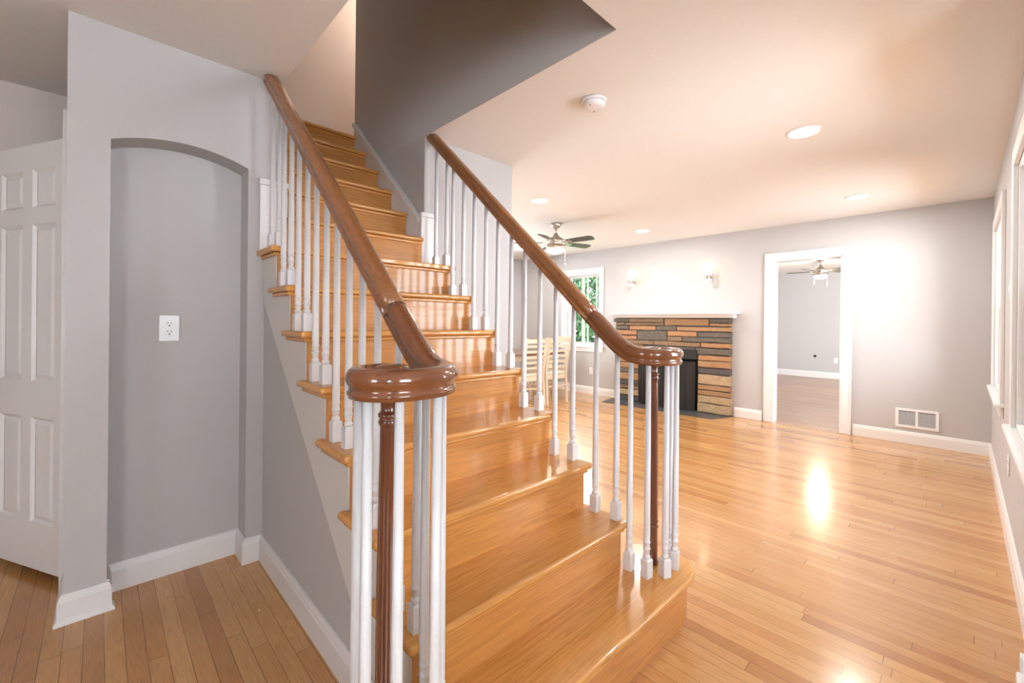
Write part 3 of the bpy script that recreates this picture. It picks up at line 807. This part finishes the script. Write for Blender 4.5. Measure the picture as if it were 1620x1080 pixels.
def fan(x, y, a0, label, watts):
    r = thing('ceiling_fan', (x, y, ZC), label, 'ceiling fan', 'five-bladed ceiling fans with lit bowls')
    c_ = (x, y, 0)
    MB().lathe([(0.065, ZC-0.0005), (0.066, ZC-0.01), (0.062, ZC-0.035), (0.045, ZC-0.055), (0.02, ZC-0.062), (0.0, ZC-0.062)], c_, 28).build('canopy', M['nickel'], r)
    MB().lathe([(0.011, ZC-0.06), (0.011, ZC-0.13)], c_, 12).build('downrod', M['nickel'], r)
    zb = ZC-0.12
    MB().lathe([(0.018, zb), (0.03, zb-0.02), (0.038, zb-0.04), (0.07, zb-0.06), (0.10, zb-0.08), (0.118, zb-0.10), (0.120, zb-0.118), (0.112, zb-0.125), (0.112, zb-0.165), (0.122, zb-0.17), (0.122, zb-0.195), (0.116, zb-0.20), (0, zb-0.20)], c_, 32).build('motor_housing', M['nickel'], r)
    MB().lathe([(0.112, zb-0.2005), (0.110, zb-0.215), (0.09, zb-0.24), (0.05, zb-0.258), (0.0, zb-0.264)], c_, 32).build('light_bowl', M['bowl'], r)
    for k in range(5):
        a = a0 + 2*pi*k/5
        m = Matrix.Translation((x, y, zb-0.12)) @ Matrix.Rotation(a, 4, 'Z') @ Matrix.Rotation(R_(-13), 4, 'X')
        q = MB(); out = [(0.17, -0.045), (0.30, -0.056), (0.50, -0.062), (0.535, -0.05), (0.548, 0.0), (0.535, 0.05), (0.50, 0.062), (0.30, 0.056), (0.17, 0.045)]
        q.prism(out, 'z', -0.003, 0.003); bmesh.ops.transform(q.bm, matrix=m, verts=q.bm.verts)
        bl = q.build('fan_blade', M['blade'], r)
        q = MB(); q.prism([(0.10, -0.018), (0.16, -0.02), (0.22, -0.035), (0.24, 0.0), (0.22, 0.035), (0.16, 0.02), (0.10, 0.018)], 'z', -0.008, -0.0035); bmesh.ops.transform(q.bm, matrix=m, verts=q.bm.verts)
        q.build('blade_bracket', M['nickel'], bl)
    for dx, dy, l in ((0.085, -0.085, 0.13), (-0.085, 0.085, 0.10)):
        q = MB(); q.tube([(x+dx, y+dy, zb-0.2), (x+dx, y+dy, zb-0.25-l)], 0.0018, 6); q.lathe([(0.002, 0.02), (0.006, 0.012), (0.006, 0.004), (0, 0)], (x+dx, y+dy, zb-0.27-l), 8)
        q.build('pull_chain', M['chrome'], r)
    if x < XF: lamp('bulb', 'AREA', (x, y, zb-0.27), watts, (1.0, 0.84, 0.64), r, 0.2)
    else: lamp('bulb', 'POINT', (x, y, zb-0.40), watts, (1.0, 0.82, 0.60), r, 0.1)
fan(4.15, 3.56, -0.235, 'silver ceiling fan with dark blades in the living room, partly behind the handrail', FAN_W)
fan(9.75, 1.86, 1.59, 'silver ceiling fan seen through the white-cased doorway', FAN_W*4)

def sconce(y, label):
    z = 1.885; xw = XF
    r = thing('wall_sconce', (xw, y, z), label, 'wall lamp', 'wall sconces over the fireplace')
    MB().box(xw-0.012, xw-g, y-0.03, y+0.03, z-0.06, z+0.07).build('back_plate', M['nickel'], r, 0.003)
    cx_ = xw-0.095
    q = MB(); q.box(cx_, xw-0.012, y-0.012, y+0.012, z-0.012, z+0.012); q.build('arm', M['nickel'], r, 0.002)
    MB().lathe([(0.043, z-0.028), (0.046, z-0.026), (0.046, z+0.022), (0.043, z+0.024), (0, z+0.024)], (cx_, y, 0), 28).build('lamp_collar', M['nickel'], r)
    MB().lathe([(0.0, z+0.0245), (0.041, z+0.0245), (0.041, z+0.165), (0.036, z+0.175), (0.0, z+0.176)], (cx_, y, 0), 28).build('glass_shade', M['sconce'], r)
    MB().lathe([(0.0, z-0.062), (0.036, z-0.060), (0.041, z-0.05), (0.041, z-0.0285), (0, z-0.0285)], (cx_, y, 0), 28).build('lower_diffuser', M['sconce'], r)
    lamp('bulb', 'POINT', (cx_-0.06, y, z+0.11), SCONCE_W, (1.0, 0.76, 0.50), r, 0.03)
sconce(3.655, 'lit cylindrical wall sconce above the left half of the mantel')
sconce(2.455, 'lit cylindrical wall sconce above the right half of the mantel')

# ------------------------------------------------------------------ fireplace
fp = thing('fireplace', (XF, 3.03, 0), 'stone fireplace of stacked tan and grey slabs with a white mantel shelf', 'fireplace')
FY0, FY1, FX = 2.15, 3.92, 6.07
OYA, OYB, OZ = 2.58, 3.49, 0.86
# backing / mortar core
q = MB(); q.box(FX+0.012, XF-g, FY0+0.012, OYA, 0.003, 1.33); q.box(FX+0.012, XF-g, OYB, FY1-0.012, 0.003, 1.33); q.box(FX+0.012, XF-g, OYA, OYB, OZ, 1.33)
q.build('mortar_bed', M['mortar'], fp)
q = MB(); q.box(XF-0.012, XF-0.002, OYA, OYB, 0.003, OZ)
q.build('firebox', M['soot'], fp)
q = MB()
def stone(y0, y1, z0, z1, mi, sl=0.0):
    j = lambda s_: random.uniform(-s_, s_)
    q.mi = mi; gp = 0.006
    ys = [y0+gp, y0+gp+(y1-y0)*0.33, y0+gp+(y1-y0)*0.66, y1-gp]
    d = FX + random.uniform(-0.008, 0.010)
    loop = []
    lo = [(y, z0+gp+j(0.004)) for y in ys]; hi = [(y, z1-gp+j(0.004)) for y in ys[::-1]]
    pts = lo + hi
    cyy, czz = (y0+y1)/2, (z0+z1)/2
    B = [q.bm.verts.new((FX+0.02, y, z)) for y, z in pts]
    A = [q.bm.verts.new((d+0.008, y, z)) for y, z in pts]
    C = [q.bm.verts.new((d+j(0.003), y+(0.008 if y < cyy else -0.008), z+(0.006 if z < czz else -0.006))) for y, z in pts]
    n = len(pts)
    for U, V in ((B, A), (A, C)):
        for k in range(n): q._f([U[k], U[(k+1) % n], V[(k+1) % n], V[k]], False)
    q._f(C)
def cz_(c): return 1.312 - (c-124)/(940-124)*1.31
rowb = [124, 166, 195, 240, 290, 335, 380, 440, 490, 550, 605, 697, 745, 790, 857, 940]
# mi: 0 tan 1 orange 2 grey 3 dark 4 pale 5 brown ; y fraction measured from right (FY0) to left (FY1)
top_rows = [
    [(0, .155, 2), (.155, .53, 0), (.53, .86, 5), (.86, 1.02, 2)],
    [(0, .155, 0), (.155, .53, 0), (.53, .9, 5), (.9, 1.0, 5)],
    [(0, .42, 0), (.42, .60, 2), (.60, .86, 1), (.86, 1, 2)],
    [(0, .25, 2), (.25, .50, 1), (.50, .78, 2), (.78, 1, 1)],
    [(0, .37, 2), (.37, .5, 5), (.5, .78, 2), (.78, 1, 1)],
    [(0, .22, 1), (.22, .62, 5), (.62, 1, 5)],
]
merged = set()
for i, row in enumerate(top_rows):
    z1, z0 = cz_(rowb[i]), cz_(rowb[i+1])
    for a, b, mi in row:
        zz0 = z0
        if i == 0 and (a, b) in ((.155, .53),): zz0 = cz_(rowb[2])
        if i == 1 and (a, b) in ((.155, .53),): continue
        if i == 3 and (a, b) == (.50, .78): zz0 = cz_(rowb[5])
        if i == 4 and (a, b) == (.5, .78): continue
        stone(FY0+(FY1-FY0)*a, FY0+(FY1-FY0)*b, zz0, z1, mi)
z1, z0 = cz_(380), cz_(440)
for a, b, mi in ((0, .26, 2), (.26, .5, 3), (.5, .72, 3), (.72, 1, 5)):
    stone(FY0+(FY1-FY0)*a, FY0+(FY1-FY0)*b, (z0 if not (0.26 <= a < 0.7) else OZ), z1, mi)
rc = [1, 0, 3, 4, 0, 0, 4, 4]
for i in range(7, 15):
    stone(FY0, OYA, cz_(rowb[i+1]) if i < 14 else 0.006, cz_(rowb[i]), rc[i-7])
zs = cz_(440)
lc = [1, 0, 0, 2, 0, 3, 5, 4, 3]
hts = [.11, .085, .10, .07, .12, .08, .07, .10, .09]
tot = sum(hts); 
for h, mi in zip(hts, lc):
    hh = h*(cz_(440)-0.006)/tot
    stone(OYB, FY1, zs-hh, zs, mi); zs -= hh
# side faces of the breast
for i in range(15):
    q.mi = [2, 0, 0, 2, 2, 1, 2, 1, 0, 3, 4, 0, 0, 4, 4][i]
    q.box(FX+0.012, XF-0.001, FY0+0.002, FY0+0.014, (cz_(rowb[i+1]) if i < 14 else 0.006)+0.006, cz_(rowb[i])-0.006)
q.build('stone_surround', STM, fp, 0.0)
q = MB()
q.box(5.965, XF-g, FY0-0.10, FY1+0.06, 1.372, 1.400)
q.prism([(XF-g, 1.318), (6.04, 1.318), (6.03, 1.335), (5.995, 1.360), (5.985, 1.372), (XF-g, 1.372)], 'y', FY0-0.05, FY1+0.02)
q.build('mantel_shelf', M['trim'], fp, 0.002)
MB().prism([(5.73, 2.24), (6.10, 2.12), (6.10, 3.98), (5.68, 3.90)], 'z', 0.0005, 0.006).build('hearth', M['slate'], fp)
# dark hood stain / lintel
q = MB(); q.box(FX-0.012, FX+0.01, OYA+0.0, OYB-0.0, OZ-0.13, OZ+0.005); q.build('lintel', M['iron'], fp, 0.003)
# folding screen standing in front
sc_ = thing('fire_screen', (6.02, 3.03, 0.006), 'black folding mesh fire screen standing in the fireplace opening', 'fire screen')
pts = [(6.045, 2.60), (5.99, 2.70), (5.97, 3.03), (5.99, 3.36), (6.045, 3.46)]
for i in range(4):
    (xa, ya), (xb, yb_) = pts[i], pts[i+1]
    fr_ = MB(); zt = 0.70; z0 = 0.01
    for (x, y) in ((xa, ya+0.004), (xb, yb_-0.004)): fr_.box(x-0.006, x+0.006, y-0.005, y+0.005, z0, zt)
    for z in (z0, zt-0.012): fr_.tube([(xa, ya, z+0.006), (xb, yb_, z+0.006)], 0.006, 6)
    f = fr_.build('screen_frame', M['iron'], sc_)
    ms2 = MB(); n = int(math.hypot(xb-xa, yb_-ya)/0.02)
    for k in range(1, n):
        tt = k/n; x = xa+(xb-xa)*tt; y = ya+(yb_-ya)*tt
        ms2.box(x-0.0015, x+0.0015, y-0.003, y+0.003, z0+0.01, zt-0.01)
    ms2.prism([(xa, ya+0.004), (xb, yb_-0.004), (xb+0.002, yb_-0.004), (xa+0.002, ya+0.004)], 'z', z0+0.01, zt-0.01)
    ms2.build('screen_mesh', M['iron'], f)

# ------------------------------------------------------------------ dining set
def make_chair(label):
    r = thing('dining_chair', (0, 0, 0), label, 'chair', 'cream ladder-back dining chairs')
    W2_, D_ = 0.205, 0.20
    # facing +y; rear posts at y=0
    for s_ in (-1, 1):
        MB().prism([(-0.05, 0), (-0.018, 0), (0.018, 0.45), (-0.0, 0.60), (-0.075, 1.0), (-0.105, 1.0), (-0.035, 0.60), (-0.018, 0.45)], 'x', s_*W2_-0.018, s_*W2_+0.018).build('back_post', M['chair'], r, 0.004)
        MB().lathe([(0.012, 0), (0.017, 0.05), (0.014, 0.12), (0.02, 0.25), (0.018, 0.35), (0.022, 0.43)], (s_*0.19, 0.38, 0), 12).build('leg', M['chair'], r)
    MB().prism([(-0.215, 0.0), (0.215, 0.0), (0.225, 0.42), (-0.225, 0.42)], 'z', 0.44, 0.47).build('seat', M['chair'], r, 0.01)
    q = MB(); q.box(-0.19, 0.19, -0.004, 0.014, 0.37, 0.44); q.box(-0.18, 0.18, 0.37, 0.39, 0.37, 0.44); q.box(-0.2, -0.18, 0.0, 0.38, 0.38, 0.44); q.box(0.18, 0.2, 0.0, 0.38, 0.38, 0.44); q.build('seat_apron', M['chair'], r)
    for k, z in enumerate((0.56, 0.64, 0.72, 0.80, 0.88, 0.955)):
        yo = -0.015 - (z-0.6)*0.185; hh = 0.022 if k < 5 else 0.04
        q = MB(); m = 8; A = []; 
        for i in range(m+1):
            x = -W2_+0.018+(2*W2_-0.036)*i/m; bow = -0.02*(1-(2*i/m-1)**2)
            A.append((x, yo+bow))
        q.prism(A + [(x, y+0.014) for x, y in A[::-1]], 'z', z-hh/1.4, z+hh/1.4)
        q.build('back_slat', M['chair'], r)
    q = MB(); q.tube([(-0.2, 0.0, 0.2), (-0.19, 0.38, 0.2)], 0.009); q.tube([(0.2, 0.0, 0.2), (0.19, 0.38, 0.2)], 0.009); q.tube([(-0.2, -0.02, 0.26), (0.2, -0.02, 0.26)], 0.009)
    q.build('stretcher', M['chair'], r)
    return r
ch = make_chair('cream ladder-back dining chair nearest the stairs, left of its pair')
ch.location = (4.60, 4.36, 0); ch.rotation_euler = (0, 0, R_(-3))
copy_tree(ch, (5.06, 4.31, 0), R_(-6), 'cream ladder-back dining chair just left of the window, right of its pair')
copy_tree(ch, (5.92, 5.0, 0), R_(80), 'cream ladder-back dining chair at the far end of the table against the window wall')
tb = thing('dining_table', (4.95, 5.0, 0), 'dining table with a dark brown top and turned cream legs behind the chairs', 'table')
MB().box(4.22, 5.55, 4.55, 5.45, 0.725, 0.755).build('tabletop', M['tabletop'], tb, 0.006)
MB().box(4.30, 5.47, 4.63, 5.37, 0.64, 0.725).build('table_apron', M['chair'], tb)
for x in (4.33, 5.43):
    for y in (4.66, 5.34):
        MB().lathe([(0.018, 0), (0.024, 0.02), (0.018, 0.06), (0.03, 0.1), (0.022, 0.14), (0.034, 0.2), (0.03, 0.3), (0.038, 0.42), (0.026, 0.5), (0.036, 0.54), (0.036, 0.65)], (x, y, 0), 14).build('leg', M['chair'], tb)

# ------------------------------------------------------------------ low stepped white block at the right frame edge, identity unknown
hb = thing('low_white_block', (2.2, -0.15, 0), 'low white stepped block at the right frame edge', 'heater')
MB().box(2.02, 2.16, -0.60, -0.125, 0, 0.125).build('block_front', M['trim'], hb, 0.006)
MB().box(2.16, 2.20, -0.60, -0.135, 0.0, 0.17).build('block_back', M['trim'], hb, 0.004)

# ------------------------------------------------------------------ paint flakes on the hall floor
for i, (x, y, s_) in enumerate(((0.433, 1.573, 0.010), (0.50, 2.06, 0.007), (0.46, 1.58, 0.004))):
    q = MB(); pts = [(x+s_*(0.7+0.5*random.random())*cos(a)*0.6, y+s_*(0.7+0.5*random.random())*sin(a)) for a in [k*pi/3 for k in range(6)]]
    q.prism(pts, 'z', 0.0005, 0.002)
    tag(q.build('paint_flake', M['plate'], loc=(x, y, 0)), ('larger white paint flake lying on the hall floorboards', 'small white paint flake on the floor close to the stair baseboard', 'tiny white speck beside the larger paint flake on the floor')[i], 'paint flake', 'paint flakes on the hall floor')

# ------------------------------------------------------------------ garden outside the far window
struct('ground_outside', MB().box(6.4, 16, 3.9, 18, -0.7, -0.6), M['grass'])
def leaf_cloud(q, cx_, cy_, cz_0, rx, ry, rz, n, ln, wd, droop=0.6):
    for _ in range(n):
        while True:
            a, b, c_ = (random.uniform(-1, 1) for _ in range(3))
            if a*a+b*b+c_*c_ < 1: break
        o = Vector((cx_+a*rx, cy_+b*ry, cz_0+c_*rz)); az = random.uniform(0, 2*pi)
        d = Vector((cos(az), sin(az), -random.uniform(0.2, 1.6)*droop)).normalized(); s_ = d.cross(Vector((0, 0, 1))).normalized()
        L = ln*random.uniform(0.6, 1.3); w_ = wd*random.uniform(0.7, 1.2); nrm = s_.cross(d)
        A = [q.bm.verts.new(o), q.bm.verts.new(o+d*L*0.4+s_*w_), q.bm.verts.new(o+d*L-Vector((0, 0, L*0.15))), q.bm.verts.new(o+d*L*0.4-s_*w_), q.bm.verts.new(o+d*L*0.45+nrm*w_*0.5)]
        for i, j in ((0, 1), (1, 2), (2, 3), (3, 0)): q._f([A[i], A[j], A[4]])
spots = []
for k, xr in enumerate((7.7, 8.35, 9.0)):
    for j in range(6): spots.append((xr+random.uniform(-.06, .06), (xr+0.22*(k % 2))*0.755 - 1.12 + 0.50*j + random.uniform(-.05, .05)))
for k, (x, y) in enumerate(spots):
    r = thing('bamboo', (x, y, -0.6), 'leaning leafy bamboo stalk outside the window left of the fireplace', 'bamboo', 'bamboo outside the window')
    lean = random.uniform(-0.1, 0.14); lx = random.uniform(-0.05, 0.05)
    path = [(x+lx*t*t, y+lean*t*t-0.0, -0.6+5.2*t) for t in [i/8 for i in range(9)]]
    MB().tube(path, [0.02-0.0012*i for i in range(9)], 7).build('stalk', M['bark'], r)
    q = MB()
    for t in range(2, 9):
        px, py, pz = path[t]; leaf_cloud(q, px, py, pz, 0.17, 0.17, 0.45, 60 if t > 2 else 20, 0.12, 0.008, 1.8)
    q.build('foliage', M['leaf'], r)
for x, y, l in ((11.5, 8.05, 'dense dark green tree beyond the bamboo, right half of the window'), (12.4, 10.4, 'dense dark green tree beyond the bamboo, left half of the window')):
    r = thing('tree', (x, y, -0.6), l, 'tree', 'trees beyond the bamboo')
    MB().tube([(x, y, -0.6), (x+0.05, y, 1.2), (x, y+0.1, 3.0)], [0.14, 0.11, 0.05], 8).build('trunk', M['bark'], r)
    q = MB(); leaf_cloud(q, x, y, 1.7, 1.12, 1.12, 2.1, 3800, 0.22, 0.05, 0.8); q.build('crown', M['leaf'], r)
# warm lamp of the upper landing
up_ = thing('landing_light', (2.55, 3.95, 5.2), 'warm flush ceiling light of the upper landing, out of sight above the stairs', 'ceiling light')
MB().lathe([(0.15, 5.199), (0.15, 5.17), (0.11, 5.12), (0.0, 5.10)], (2.55, 3.95, 0), 28).build('glass_bowl', M['bowl'], up_)
lamp('bulb', 'POINT', (2.55, 3.95, 4.95), UP_W, (1.0, 0.80, 0.66), up_, 0.12)
